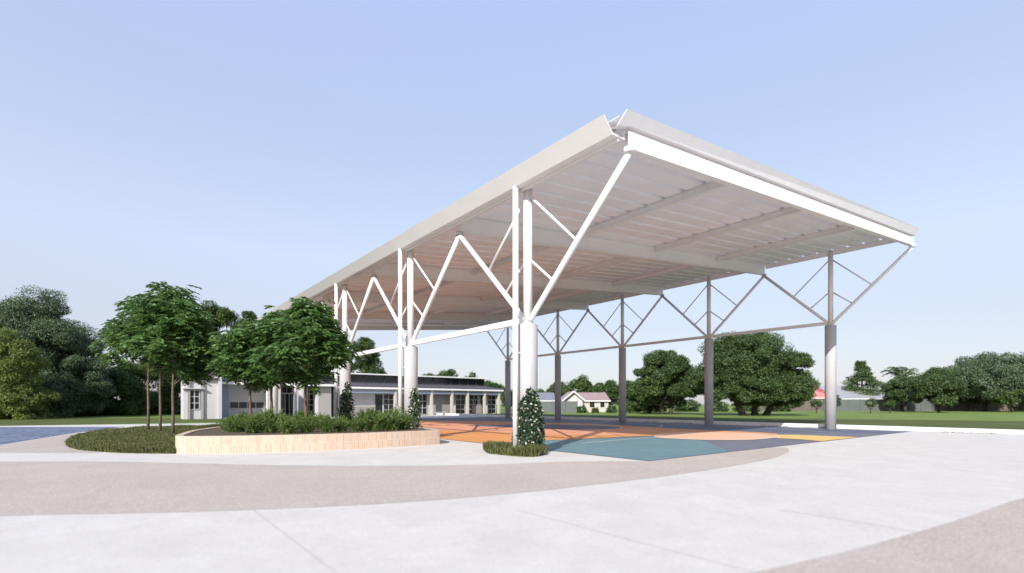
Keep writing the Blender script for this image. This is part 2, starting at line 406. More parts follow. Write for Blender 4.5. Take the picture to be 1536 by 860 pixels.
# ribbed roof deck
m = MB(); prof = []; PIT = .90; s = S0-.1
z0, z1, th = 9.45, 9.64, .012
while s < S1+.05:
    prof += [(s, z0), (s+.66, z0), (s+.73, z1), (s+.83, z1)]
    s += PIT
prof.append((s, z0))
prof = [(min(a, S1+.12), b) for a, b in prof]
ta, tb = -.55, W+.09
for layer, dz in ((0, 0), (1, th)):
    for (a, za), (b, zb2) in zip(prof, prof[1:]):
        if b-a < 1e-5: continue
        q = [L(a, ta, za+dz+SL*ta), L(a, tb, za+dz+SL*tb), L(b, tb, zb2+dz+SL*tb), L(b, ta, zb2+dz+SL*ta)]
        m.poly(q if layer == 0 else q[::-1])
for tt in (ta, tb):
    for (a, za), (b, zb2) in zip(prof, prof[1:]):
        if b-a < 1e-5: continue
        m.poly([L(a, tt, za+SL*tt), L(b, tt, zb2+SL*tt), L(b, tt, zb2+th+SL*tt), L(a, tt, za+th+SL*tt)])
m.build('roof_deck', DECKM, sh)
# gutter with outward leaning fascia along the low edge (profile in t,z)
def extr_s(m, prof, sa, sb, closed=True):
    n = len(prof)
    f = lambda s: [L(s(t) if callable(s) else s, t, z) for t, z in prof]
    A, B = f(sa), f(sb)
    for i in range(n):
        j = (i+1) % n; m.poly([A[i], B[i], B[j], A[j]])
    m.poly(A[::-1]); m.poly(B)
m = MB()
gprof = [(-.10, 8.98), (-.60, 8.98), (-.95, 9.40), (-.91, 9.41), (-.58, 9.03), (-.13, 9.03), (-.13, 9.36), (-.10, 9.36)]
extr_s(m, gprof, lambda t: S0+.10-.03*(t+.6), S1+.05); m.build('gutter', FASC, sh)
m = MB(); m.lbox(S0+.12, S1, -.34, -.30, 8.90, 8.98); m.build('gutter_support', FASC, sh)
# end barge cappings: face leaning out, mitred towards the gutter
for s, sg in ((S0, -1), (S1, 1)):
    m = MB()
    def bp(out, t, z): return L(s+sg*out, t, z+SL*t)
    tl0, tl1, tr = -.58, -.42, W+.25
    face = [bp(.06, tl0, 9.22), bp(.08, 0.02, 9.33), bp(.08, tr, 9.33), bp(.26, tr+.06, 9.72), bp(.26, tl1, 9.60)]
    back = [p + U*(-sg*.03) for p in face]
    m.poly(face); m.poly(back[::-1])
    for i in range(5):
        j = (i+1) % 5; m.poly([face[i], back[i], back[j], face[j]])
    # top fold returning over the sheet
    m.poly([bp(.26, -.2, 9.603), bp(.26, tr+.06, 9.722), bp(-.30, tr, 9.66), bp(-.30, -.2, 9.60)])
    m.poly([bp(.06, tl0, 9.218), bp(-.20, tl0, 9.24), bp(-.20, 0.02, 9.33), bp(.08, .02, 9.33)])
    m.poly([bp(.08, .02, 9.328), bp(-.20, .02, 9.328), bp(-.20, tr, 9.328), bp(.08, tr, 9.328)])
    m.build('barge_capping', BARGE, sh)


# ------------------------------------------------------------------ foliage tools
def quads_obj(name, P, D, N_, ln, wd, m, parent=None, origin=(0, 0, 0), fold=.0):
    n = len(P); D = D/np.linalg.norm(D, axis=1)[:, None]
    S = np.cross(D, N_); S /= (np.linalg.norm(S, axis=1)[:, None]+1e-9)
    ln = np.broadcast_to(ln, (n,))[:, None]; wd = np.broadcast_to(wd, (n,))[:, None]
    v = np.empty((n, 4, 3))
    v[:, 0] = P; v[:, 1] = P+D*ln*.45+S*wd*.5; v[:, 2] = P+D*ln; v[:, 3] = P+D*ln*.45-S*wd*.5
    v = v.reshape(-1, 3)-np.array(origin)
    me = bpy.data.meshes.new(name)
    me.vertices.add(n*4); me.vertices.foreach_set('co', v.ravel())
    me.loops.add(n*4); me.loops.foreach_set('vertex_index', np.arange(n*4, dtype=np.int32))
    me.polygons.add(n); me.polygons.foreach_set('loop_start', np.arange(0, n*4, 4, dtype=np.int32))
    try: me.polygons.foreach_set('loop_total', np.full(n, 4, dtype=np.int32))
    except Exception: pass
    me.update(calc_edges=True); me.materials.append(m)
    o = bpy.data.objects.new(name, me); col.objects.link(o)
    if parent is not None: o.parent = parent
    return o
def unit(n):
    v = rng.normal(size=(n, 3)); return v/np.linalg.norm(v, axis=1)[:, None]
def crown_points(C, Rr, nclump, csize, per, low=-.5, flat=1.0, jitter=1.0):
    """clump centres near an ellipsoid's shell; tuft points on each clump's shell"""
    d = unit(nclump*3); d = d[d[:, 2] > low][:nclump]
    rad = rng.uniform(.45, .95, len(d))**.6
    lump = 1+.16*np.sin(d[:, 0]*4.1+C[0])*np.cos(d[:, 1]*3.7+C[1])+.10*np.sin(d[:, 2]*7+C[0])
    cc = np.array(C)+d*rad[:, None]*np.array(Rr)*lump[:, None]
    cs = csize*rng.uniform(.6, 1.25, len(d))
    P = []; Nn = []
    for c, r in zip(cc, cs):
        u = unit(per); u[:, 2] = u[:, 2]*.9+.15
        p = c+u*np.array([1, 1, .72*flat])*r*rng.uniform(.55, 1.05, per)[:, None]
        P.append(p); Nn.append(u)
    return np.concatenate(P), np.concatenate(Nn), cc
def leafy(name, P, Nn, ln, wd, m, parent, droop=.3, origin=(0, 0, 0)):
    n = len(P)
    D = Nn*.7+unit(n)*.8; D[:, 2] -= droop
    up = Nn*.6+unit(n)*.5; up[:, 2] += .9
    return quads_obj(name, P, D, up, ln*rng.uniform(.6, 1.3, n), wd*rng.uniform(.7, 1.2, n), m, parent, origin)
def limb(mb, a, b, r0, r1, sag=.0, n=6):
    a = Vector(a); b = Vector(b); pts = []
    off = Vector(rng.normal(size=3))*(b-a).length*.05
    for i in range(n+1):
        t = i/n; p = a.lerp(b, t)+off*math.sin(math.pi*t)+Vector((0, 0, sag*math.sin(math.pi*t)))
        pts.append(p)
    mb.tube(pts, [r0+(r1-r0)*i/n for i in range(n+1)], 7)

def bg_tree(px, Y, ytop, hw, lm, label, name='broad_tree', low_y=None, trunk=1, dens=1.0, group=None, leaf=None, ybase=None, squash=1.0, blobs=None):
    """tree standing on the ground at depth Y: crown spans hw pixels each side, top at ytop"""
    X = at(px, Y); top = zat(ytop, Y); hwm = hw/FPX*Y
    zb = zat(low_y, Y) if low_y else top*.18
    t = thing(name, label, 'tree', (X, Y, 0), group)
    cz = (top+zb)/2; rz = (top-zb)/2
    leaf = (leaf or max(.22, Y*.0040))*.88
    Ps = []; Ns = []; ccs = []
    B = list(blobs or [(0, 0, 0, 1, 1)])
    if low_y and low_y >= 616: B += [(-.35, 0, -.72, .62, .42), (.35, 0, -.72, .62, .42)]; cz -= .25
    for bx, by, bz, br, bh in B:
        C = (bx*hwm, by*hwm, cz+bz*rz); Rr = (hwm*br*.86, hwm*br*.86*squash, rz*bh*.96)
        nc = int(60*dens*br**1.3); cs = min(hwm*br, rz*bh*1.4)*.25
        area = cs*cs*12; per = int(min(800, max(60, area/(leaf*leaf*.5)*2.0)))
        P, Nn, cc = crown_points(C, Rr, nc, cs, per, low=-.75)
        Ps.append(P); Ns.append(Nn); ccs.append(cc)
    P = np.concatenate(Ps); Nn = np.concatenate(Ns); cc = np.concatenate(ccs)
    k = P[:, 2] > .05; P = P[k]; Nn = Nn[k]
    leafy('crown', P, Nn, leaf, leaf*.62, lm, t, .25)
    mb = MB(); tr = max(.10, hwm*.055)
    forks = trunk
    fz = max(zb*.8, top*.14)
    for i in range(forks):
        ox = (i-(forks-1)/2)*hwm*.35
        mb.tube([(ox*.6, 0, -.2), (ox*.8, .05, fz*.5), (ox, 0, fz)], [tr*1.3, tr, tr*.85], 10)
        sel = cc[rng.choice(len(cc), min(8, len(cc)), replace=False)]
        for c in sel: limb(mb, (ox, 0, fz*.95), c, tr*.6, tr*.12)
    mb.build('trunk', TRUNKD, t, True)
    for o in t.children: o.location = (0, 0, 0)
    return t
LM_D = leafmat('dark_bluegreen_leaf', (.085, .135, .065), (.22, .29, .16), .32)
LM_Y = leafmat('yellow_green_leaf', (.14, .19, .04), (.32, .37, .11), .35)
LM_M = leafmat('mid_green_leaf', (.07, .125, .035), (.17, .24, .075), .3)
LM_G = leafmat('deep_green_leaf', (.06, .115, .036), (.175, .245, .09), .34)
LM_F = leafmat('fresh_green_leaf', (.07, .14, .035), (.15, .23, .07), .35)
LM_T = leafmat('glossy_tree_leaf', (.06, .14, .035), (.19, .31, .085), .4, .48)

# left and centre background
bg_tree(62, 66, 440, 88, LM_D, 'huge dark blue-green tree with its rounded crown filling the far left', low_y=622, dens=2.6, blobs=[(0, 0, .0, .9, 1), (.05, 0, .2, .6, .75), (-.4, 0, .05, .6, .85), (-.55, 0, -.15, .7, .8), (.55, 0, -.3, .55, .7), (.1, -.1, -.6, .9, .5), (-.9, 0, -.1, .6, .9)])
bg_tree(14, 56, 492, 52, LM_Y, 'yellow-green bushy tree in front of the huge dark tree at the left edge', low_y=627, dens=1.6, blobs=[(-.1, 0, 0, .9, 1), (.3, 0, -.5, .75, .55)])
bg_tree(-60, 60, 500, 60, LM_M, 'mid green tree just outside the left edge behind the yellow-green one', low_y=627, dens=1.2)
bg_tree(128, 75, 562, 34, LM_F, 'low mid green bush tree right of the huge dark tree', low_y=624, dens=1.0, leaf=.30)
bg_tree(176, 74, 552, 40, LM_F, 'second mid green bush tree, behind the left young tree group trunks', low_y=624, dens=1.2, leaf=.30)
bg_tree(232, 84, 530, 52, LM_M, 'deep green dense tree closing the view behind the left trunks', low_y=624, dens=1.4)
bg_tree(290, 92, 470, 50, LM_D, 'tall dark tree mostly hidden behind the left leafy crown', low_y=600, dens=1.4)
bg_tree(352, 92, 446, 60, LM_M, 'tall soft green tree rising behind the white building left wing', low_y=600, dens=2.0, blobs=[(-.35, 0, 0, .7, 1), (.45, 0, -.12, .65, .85)])
bg_tree(432, 100, 480, 45, LM_G, 'deep green tree behind the building, under the far roof corner', low_y=600, dens=1.2)
bg_tree(548, 100, 499, 32, LM_G, 'dark rounded tree seen under the roof behind the building', low_y=600, dens=1.6, blobs=[(-.2, 0, 0, .8, 1), (.35, 0, -.35, .65, .7)])
k = 0
for px, yt, hw, d in ((598, 566, 26, 'leftmost'), (640, 561, 26, 'second from the left'), (668, 557, 24, 'middle'), (704, 562, 22, 'second from the right'), (738, 572, 22, 'rightmost')):
    bg_tree(px, 135, yt, hw, LM_F, d+' of the five pale green treetops above the long low building roof', low_y=605, dens=.8, leaf=.5, group='distant treetops above the building')
for px, yt, hw, d, lm in ((812, 582, 14, 'small dark treetop between the two shaded columns beside the grey roof', LM_G), (838, 573, 20, 'green treetop just left above the pink roofed house', LM_M), (872, 568, 26, 'tallest green treetop behind the pink roofed house', LM_M), (908, 572, 24, 'green treetop behind the right end of the pink roof', LM_F), (938, 570, 22, 'green tree at the third shaded column behind the house', LM_M), (765, 585, 16, 'low tree at the end of the white building', LM_G)):
    bg_tree(px, 128, yt, hw, lm, d, low_y=612, dens=.8, leaf=.5)
for i, (px, hw, yt) in enumerate(((946, 18, 596), (982, 20, 600), (1030, 22, 598), (1078, 20, 602), (1120, 22, 600), (1168, 20, 602))):
    bg_tree(px, 112, yt, hw, LM_G, ('leftmost', 'second', 'third', 'fourth', 'fifth', 'rightmost')[i]+' of six dark bushes in the shade behind the two big spreading trees', name='bush', low_y=617, dens=.7, leaf=.4, group='dark bushes behind the big spreading trees')
# right of centre: the two big dark trees
bg_tree(1000, 82, 520, 50, LM_G, 'smaller of the two big dark spreading trees, between two shaded columns', low_y=615, dens=2.0, trunk=2, blobs=[(-.1, 0, 0, .85, 1), (.5, 0, -.3, .6, .7), (-.6, 0, -.45, .5, .5)])
bg_tree(1132, 74, 492, 78, LM_G, 'biggest dark spreading tree on the right lawn, with two thick trunks', low_y=615, dens=2.6, trunk=3, blobs=[(-.15, 0, 0, .8, 1), (.5, 0, -.25, .6, .75), (-.65, 0, -.3, .55, .7), (.35, 0, -.55, .75, .5)])
bg_tree(975, 92, 560, 36, LM_M, 'lower green tree in front left of the smaller big dark tree', low_y=616, dens=1.0)
for px, Y, yt, hw, lb, lm in ((1358, 114, 563, 28, 'dark green tree below the palm beyond the fence', LM_G), (1222, 150, 579, 18, 'small treetop behind the red roof', LM_M), (1252, 150, 583, 14, 'small round treetop right of the lit column', LM_G), (1335, 150, 583, 24, 'low treetop behind the pale shed', LM_M),
        (1478, 112, 533, 62, 'large rounded grey-green tree near the right edge', LM_D), (1560, 116, 528, 60, 'big tree cut by the right edge of the view', LM_G), (1440, 122, 575, 30, 'low dark tree filling the gap left of the large rounded tree', LM_G), (1520, 105, 585, 36, 'low green bush at the fence near the right edge', LM_M)):
    bg_tree(px, Y, yt, hw, lm, lb, low_y=610, dens=1.6 if hw > 50 else 1.0, leaf=.42)
bg_tree(1408, 98, 556, 36, LM_G, 'small round tree with a clear trunk standing on the right lawn before the fence', low_y=610, dens=1.2, leaf=.36)
for i, (px, hw, yt) in enumerate(((872, 8, 607), (893, 6, 610), (917, 9, 606), (934, 7, 608))):
    bg_tree(px, 95, yt, hw, LM_M, ('leftmost', 'second', 'third', 'rightmost')[i]+' of four low garden bushes before the pink roofed house', name='bush', low_y=617, dens=.4, leaf=.25, group='garden bushes before the house')
# young trees on the right lawn
for px, yt, hw, lb in ((1225, 599, 9, 'light green young tree left of the lit column on the lawn'), (1306, 597, 8, 'dark young tree in the middle of the lawn before the grey fence'), (1335, 602, 8, 'faint young tree right of the dark one before the grey fence')):
    bg_tree(px, 92, yt, hw, LM_F if px != 1306 else LM_G, lb, name='young_tree', low_y=613, dens=.35, leaf=.22)
bg_tree(1251, 62, 590, 12, LM_D, 'slender flowering tree right behind the lit column', name='young_tree', low_y=614, dens=.3, leaf=.14)
# layered conifer-like tree
def layered_tree(px, Y, ytop, hw, label):
    X = at(px, Y); top = zat(ytop, Y); hwm = hw/FPX*Y
    t = thing('conifer_tree', label, 'tree', (X, Y, 0)); Ps = []; Ns = []
    mb = MB(); mb.tube([(0, 0, -.2), (0, 0, top*.5), (0, 0, top)], [.4, .25, .05], 8)
    for i in range(7):
        z = top*(.35+.62*i/6); r = hwm*(1.1-.8*i/6)*rng.uniform(.8, 1.15)
        for j in range(6):
            a = rng.uniform(0, 6.28); c = (math.cos(a)*r*.7, math.sin(a)*r*.7, z+rng.uniform(-.3, .3))
            u = unit(260); Ps.append(np.array(c)+u*np.array([.5*r, .5*r, .65])*rng.uniform(.4, 1, 260)[:, None]); Ns.append(u)
            limb(mb, (0, 0, z-.5), c, .12, .03)
    leafy('crown', np.concatenate(Ps), np.concatenate(Ns), .45, .25, LM_G, t, .1); mb.build('trunk', TRUNKD, t, True)
    for o in t.children: o.location = (0, 0, 0)
layered_tree(1293, 140, 544, 24, 'dark layered conifer-like tree rising behind the pale shed')
def palm(px, Y, ytop, label):
    X = at(px, Y); top = zat(ytop, Y)-1.5
    t = thing('palm_tree', label, 'tree', (X, Y, 0)); mb = MB()
    mb.tube([(0, 0, -.2), (.15, 0, top*.5), (0, 0, top)], [.32, .24, .2], 10); mb.build('trunk', TRUNKD, t, True)
    P = []; D = []
    for i in range(26):
        a = rng.uniform(0, 6.28); el = rng.uniform(.45, 1.35); ln = rng.uniform(4.0, 5.6)
        for j in range(26):
            f = j/25; r = ln*f
            x = math.cos(el)*r*(1-.1*f); z = math.sin(el)*r-2.2*f*f*f
            c = Vector((math.cos(a)*x, math.sin(a)*x, top+z)); sd = Vector((-math.sin(a), math.cos(a), 0)); fw = Vector((math.cos(a), math.sin(a), -.35*f))
            for sg in (-1, 1): P.append(c); D.append(fw*.6+sd*sg*.8+Vector((0, 0, -.25)))
    P = np.array(P); D = np.array(D)
    quads_obj('crown', P, D, np.tile([0, 0, 1.], (len(P), 1))+unit(len(P))*.3, 1.0, .17, LM_M, t)
    for o in t.children: o.location = (0, 0, 0)
palm(1352, 119, 556, 'feathery palm with upswept fronds beyond the fence on the right')

# ------------------------------------------------------------------ fences and houses
def fence(pxa, Ya, pxb, Yb, z0, z1, m, label, name='fence', n=12):
    a = Vector((at(pxa, Ya), Ya, 0)); b = Vector((at(pxb, Yb), Yb, 0))
    t = thing(name, label, 'fence', a); d = (b-a); nn = Vector((-d.y, d.x, 0)).normalized()*.03
    mb = MB(); ln = d.length; k = int(ln/.3)
    for i in range(k):   # ribbed sheet
        p = a+d*(i/k); q = a+d*((i+.55)/k); r = a+d*((i+1)/k)
        mb.poly([p+Vector((0, 0, z0)), q+Vector((0, 0, z0)), q+Vector((0, 0, z1)), p+Vector((0, 0, z1))])
        mb.poly([q+Vector((0, 0, z0)), r+nn*1.2+Vector((0, 0, z0)), r+nn*1.2+Vector((0, 0, z1)), q+Vector((0, 0, z1))])
        mb.poly([r+nn*1.2+Vector((0, 0, z0)), r+Vector((0, 0, z0)), r+Vector((0, 0, z1)), r+nn*1.2+Vector((0, 0, z1))])
    mb.build('panel', m, t)
    for i in range(n+1):
        p = a+d*(i/n)-nn*2.5; mb = MB(); mb.box(p.x-.06, p.x+.06, p.y-.06, p.y+.06, 0, z1+.08)
        mb.build('post', m, t)
fence(1236, 119, 1400, 119, 0, 2.75, FENCEM, 'long grey sheet metal fence across the back of the right lawn', n=9)
fence(1400.5, 119, 1760, 121, 0, 2.6, FENCEB, 'brown fence under the big trees at the right edge', n=14)
fence(1120, 117, 1235, 118.6, 0, 2.6, FENCEB, 'brown fence left of the lit column behind the biggest tree', n=8)
fence(792, 98, 866, 98, 0, 2.2, FENCEM, 'grey fence in front of the pink roofed house', n=4)
def gable_house(px0, px1, Y, yeave, yridge, depth, wall, roofm, label, hip=False, name='house', over=.4, axis='x'):
    x0, x1 = at(px0, Y), at(px1, Y); ze, zr = zat(yeave, Y), zat(yridge, Y+depth/2)
    t = thing(name, label, 'house', ((x0+x1)/2, Y, 0)); c = t.location
    mb = MB(); mb.box(x0+over, x1-over, Y+over, Y+depth-over, 0, ze-.02)
    if not hip:
        for xx in (x0+over, x1-over): mb.poly([(xx, Y+over, ze-.02), (xx, Y+depth-over, ze-.02), (xx, Y+depth/2, zr-.06)])
    mb.build('wall', wall, t)
    hx = depth/2 if hip else 0
    mb = MB(); r0 = Vector((x0+hx, Y+depth/2, zr)); r1 = Vector((x1-hx, Y+depth/2, zr))
    A, B, C_, D_ = [Vector(p) for p in ((x0, Y, ze), (x1, Y, ze), (x1, Y+depth, ze), (x0, Y+depth, ze))]
    mb.poly([A, B, r1, r0]); mb.poly([C_, D_, r0, r1])
    if hip: mb.poly([D_, A, r0]); mb.poly([B, C_, r1])
    e = Vector((0, 0, .18))
    for p, q in ((A, B), (B, C_), (C_, D_), (D_, A)): mb.poly([p-e, q-e, q, p])
    mb.build('roof', roofm, t)
    mb = MB(); mb.box(x0, x1, Y-.08, Y-.003, ze-.2, ze); mb.build('gutter', WHITE, t)
    return t, x0, x1, ze
def window(t, x0, x1, y, z0, z1, fm=WHITE):
    mb = MB(); mb.box(x0, x1, y-.08, y+.02, z0, z1); w = mb.build('window', fm, t)
    mb = MB(); mb.box(x0+.08, x1-.08, y-.09, y-.081, z0+.08, z1-.08); g = mb.build('pane', DARK, w)
# pink roofed house
t, x0, x1, ze = gable_house(862, 916, 104, 601, 589, 12, CREAM, ROOFP, 'white walled house with a faded pink roof and front gable, between shaded columns', hip=False)
gx = at(861, 100)
mb = MB(); a0, a1 = at(846, 100), at(874, 100); zt = zat(587.5, 100); zz = zat(600, 100)
mb.poly([(a0, 100, 0), (a1, 100, 0), (a1, 100, zz), ((a0+a1)/2, 100, zt-.1), (a0, 100, zz)])
mb.poly([(a0, 100, 0), (a0, 110, 0), (a0, 110, zz), (a0, 100, zz)]); mb.poly([(a1, 100, 0), (a1, 110, 0), (a1, 110, zz), (a1, 100, zz)])
mb.build('gable_wall', RENDER, t)
mb = MB(); am = (a0+a1)/2
for p, q in (((a0-.5, zz-.3), (am, zt)), ((am, zt), (a1+.5, zz-.3))):
    P0 = [(p[0], 99.4, p[1]), (q[0], 99.4, q[1]), (q[0], 111, q[1]), (p[0], 111, p[1])]
    mb.hexa([Vector(v) for v in P0]+[Vector(v)+Vector((0, 0, .15)) for v in P0])
mb.build('gable_roof', ROOFP, t)
mb = MB()
for p, q in (((a0-.5, zz-.32), (am, zt-.02)), ((am, zt-.02), (a1+.5, zz-.32))):
    mb.hexa([Vector((p[0], 99.25, p[1]-.12)), Vector((q[0], 99.25, q[1]-.12)), Vector((q[0], 99.39, q[1]-.12)), Vector((p[0], 99.39, p[1]-.12)), Vector((p[0], 99.25, p[1]+.16)), Vector((q[0], 99.25, q[1]+.16)), Vector((q[0], 99.39, q[1]+.16)), Vector((p[0], 99.39, p[1]+.16))])
mb.build('bargeboard', WHITE, t)
window(t, at(856, 100), at(865, 100), 100, .9, 2.3)
window(t, at(884, 104), at(893, 104), 104.4, .9, 2.2); window(t, at(900, 104), at(908, 104), 104.4, .9, 2.2)
t, x0, x1, ze = gable_house(796, 834, 112, 601, 589, 12, TAUPE, ROOFS, 'small house with a slate grey roof left of the pink roofed house')
window(t, at(806, 112), at(816, 112), 112.4, .9, 2.3)
t, x0, x1, ze = gable_house(1184, 1216, 128, 600, 591, 12, RENDER, ROOFW, 'pale roofed house left of the lit column behind the fence', hip=True)
t, x0, x1, ze = gable_house(1202, 1256, 131, 597, 576, 14, RENDER, ROOFR, 'house with a red roof showing behind the lit column', hip=True)
t, x0, x1, ze = gable_house(1250, 1336, 132, 598, 579, 26, RENDER, ROOFW, 'long shed with a large pale grey metal roof behind the grey fence', name='shed')
window(t, at(1270, 132), at(1278, 132), 132.4, 1.2, 2.3)
t, x0, x1, ze = gable_house(1337, 1374, 136, 598, 588.5, 14, RENDER, ROOFW, 'small pale roofed shed right of the long shed', name='shed')

# ------------------------------------------------------------------ school building (shelter frame, facade at s = 54)
FS = 54.0
bd = thing('school_building', 'long low white building with charcoal roof, fins and dark windows behind the trees', 'building', L(FS, 10))
T = lambda px, s=FS: px2t(px, s)
def bpart(name, m, *boxes, parent=None, bevel=0):
    mb = MB()
    for b in boxes: mb.lbox(*b)
    o = mb.build(name, m, parent or bd); return o
t0, t1 = T(330), T(749)
# main wall
bpart('wall', RENDER, (FS+1.2, FS+1.4, T(330, FS+1.3), T(416, FS+1.3), 0, 4.25))
bpart('wall', TAUPE, (FS+2.5, FS+2.7, T(416, FS+2.6), T(528, FS+2.6), 0, 4.25))
bpart('wall', RENDER, (FS+1.2, FS+1.4, T(500, FS+1.3), t1, 0, 4.1))
bpart('side_wall', RENDER, (FS+1.4, FS+18, t1-.2, t1, 0, 4.1))
bpart('back_wall', RENDER, (FS+17.8, FS+18, t0+2, t1-.2, 0, 4.1))
# left wing
wt0, wt1 = T(275, FS-1.5), T(327, FS-1.5)
bpart('wing_wall', RENDER, (FS-1.5, FS-1.3, wt0, wt1, 0, 4.45), (FS-1.3, FS+1, wt0, wt0+.2, 0, 4.4))
bpart('end_fin', RENDER, (FS-1.75, FS+1.2, wt1+.0, wt1+.35, 0, 5.1))
for a in (282, 302): bpart('fin', TAUPE, (FS-1.72, FS-1.505, T(a-1, FS-1.5), T(a+3, FS-1.5), 0, 4.3))
bpart('sun_hood', RENDER, (FS-1.95, FS-1.505, wt0-.2, wt1-1.3, 3.35, 3.43))
def bwin(pa, pb, z0, z1, s, nx, nz, fm=FRAME):
    a, b = T(pa, s), T(pb, s)
    mb = MB(); mb.lbox(s-.04, s-.004, a, b, z0, z1); w = mb.build('window', DARK, bd)
    mb = MB(); e = .035
    for i in range(nx+1): x = a+(b-a)*i/nx; mb.lbox(s-.09, s-.042, x-e, x+e, z0, z1)
    for j in range(nz+1): z = z0+(z1-z0)*j/nz; mb.lbox(s-.085, s-.0425, a, b, z-e, z+e)
    mb.build('frame', fm, w)
bwin(284, 299, 1.1, 3.2, FS-1.5, 2, 3)
S2 = FS+1.2
bpart('blue_shade_panel', BLUEW, (S2-.06, S2-.003, T(331, S2), T(343, S2), 0, 3.9))  # bluish shade on the set-back facade, put in as a coloured panel
bwin(344.5, 396, 1.15, 1.95, S2, 4, 1)
for a, b in ((401, 410),): bpart('pillar', CREAM, (FS-.6, FS-.1, T(a), T(b), 0, 4.2))
bpart('pillar', BLUEW, (FS-.6, FS+.2, T(441), T(452), 0, 4.2))
bpart('pillar', CREAM, (FS-.6, FS-.1, T(416), T(419), 0, 4.2))
S3 = FS+2.5
bwin(421, 440, 0.05, 3.0, S3, 3, 1); bwin(455, 472, 0.05, 3.0, S3, 2, 4); bwin(421, 472, 3.1, 3.9, S3, 6, 1)
bpart('wall_panel', RENDER, (FS-.2, FS+1.2, T(474), T(477), 0, 4.0))
bpart('wall_panel', TAUPE, (FS-.2, FS-.05, T(477.3), T(496), 0, 4.0))
bpart('brick_base', BRICKD, (S2-.10, S2-.003, T(524, S2), T(560, S2), 0, 1.35))
for pa, pb, nx, nz in ((562, 574, 1, 1), (575, 590, 2, 4), (626, 640, 2, 3), (644, 648, 1, 3), (683, 697, 2, 4), (703, 716, 2, 4), (720, 727, 1, 4), (731, 743, 2, 4)):
    bwin(pa, pb, .1, 3.1, S2, nx, nz)
bpart('brick_infill', BRICKD, (S2-.1, S2-.003, T(650, S2), T(676, S2), 0, 3.0))
bpart('brick_infill', BRICKD, (S2-.16, S2-.092, T(707, S2), T(722, S2), 0, 1.4))
bpart('dark_opening', DARK, (S2-.045, S2-.003, T(598, S2), T(625, S2), 0, 3.1))
for a in (591, 645.5, 676, 699.5, 725, 746.5):
    bpart('fin', CREAM, (FS-.35, FS+.15, T(a), T(a)+.28, 0, 3.95))
bpart('beam', BLUEW, (FS-.25, FS+.0, T(500), t1+.3, 3.2, 3.5))
bpart('fascia', WHITE, (FS-.95, FS-.85, wt1+.36, T(500), 3.98, 4.24), (FS-.65, FS-.55, T(500)+.02, t1+.4, 3.75, 4.0))
# roofs : low skillion rising to a clerestory
def roofslab(name, m, s0, s1, ta, tb, za, zb, th=.18, parent=None):
    mb = MB(); c = []
    for dz in (0, th): c += [L(s0, ta, za+dz), L(s0, tb, za+dz), L(s1, tb, zb+dz), L(s1, ta, zb+dz)]
    mb.hexa(c); return mb.build(name, m, parent or bd)
roofslab('roof', ROOFG, FS-.84, FS+7, wt1+.37, T(500), 4.25, 5.15)
roofslab('roof', ROOFG, FS-.54, FS+7, T(500)+.02, t1+.5, 4.01, 4.75)
roofslab('roof', ROOFG, FS-1.9, FS+10, wt0-.3, wt1-.02, 4.47, 5.0)
u0, u1 = T(330, FS+7), T(726, FS+7)
bpart('clerestory_wall', DARK, (FS+7, FS+7.2, u0, u1, 4.2, 6.15))
mbs = [(FS+6.93, FS+6.995, u0+(u1-u0)*i/24-.04, u0+(u1-u0)*i/24+.04, 4.8, 6.15) for i in range(25)]
for q in mbs: bpart('mullion', ROOFG, q)
bpart('clerestory_fascia', WHITE, (FS+6.2, FS+6.3, u0-.3, u1+.3, 6.10, 6.28))
roofslab('upper_roof', ROOFG, FS+6.31, FS+18.2, u0-.3, u1+.3, 6.12, 5.4, .15)
for a, h in ((347, .8), (372, .9)):
    mb = MB(); p = L(FS+4, T(a, FS+4)); mb.tube([p+Vector((0, 0, 4.6)), p+Vector((0, 0, 5.3+h))], .12, 10); mb.build('vent_pipe', WHITE, bd)
# small bench by the building
bp_ = L(FS-1.6, T(661, FS-1.6))
b = thing('bench', 'small pale bench standing before the brick part of the building', 'bench', bp_)
mb = MB(); mb.lbox(FS-1.85, FS-1.4, T(653, FS-1.6), T(670, FS-1.6), .43, .50); mb.build('seat', RENDER, b)
for a in (655, 667): mb = MB(); mb.lbox(FS-1.8, FS-1.45, T(a, FS-1.6), T(a, FS-1.6)+.1, 0, .43); mb.build('leg', FRAME, b)

# ------------------------------------------------------------------ brick planter
PZ = .60
outer = smoothp([(-11.03, 17.14), (-9.6, 17.36), (-7.14, 18.22), (-5.0, 19.55), (-3.22, 21.1), (-3.10, 21.5), (-3.4, 22.5), (-5.4, 25.6), (-8.6, 30.6), (-10.6, 33.2), (-12.4, 32.2), (-14.2, 26.5), (-13.6, 22.0), (-12.2, 18.6), (-11.5, 17.35)], 8, True)
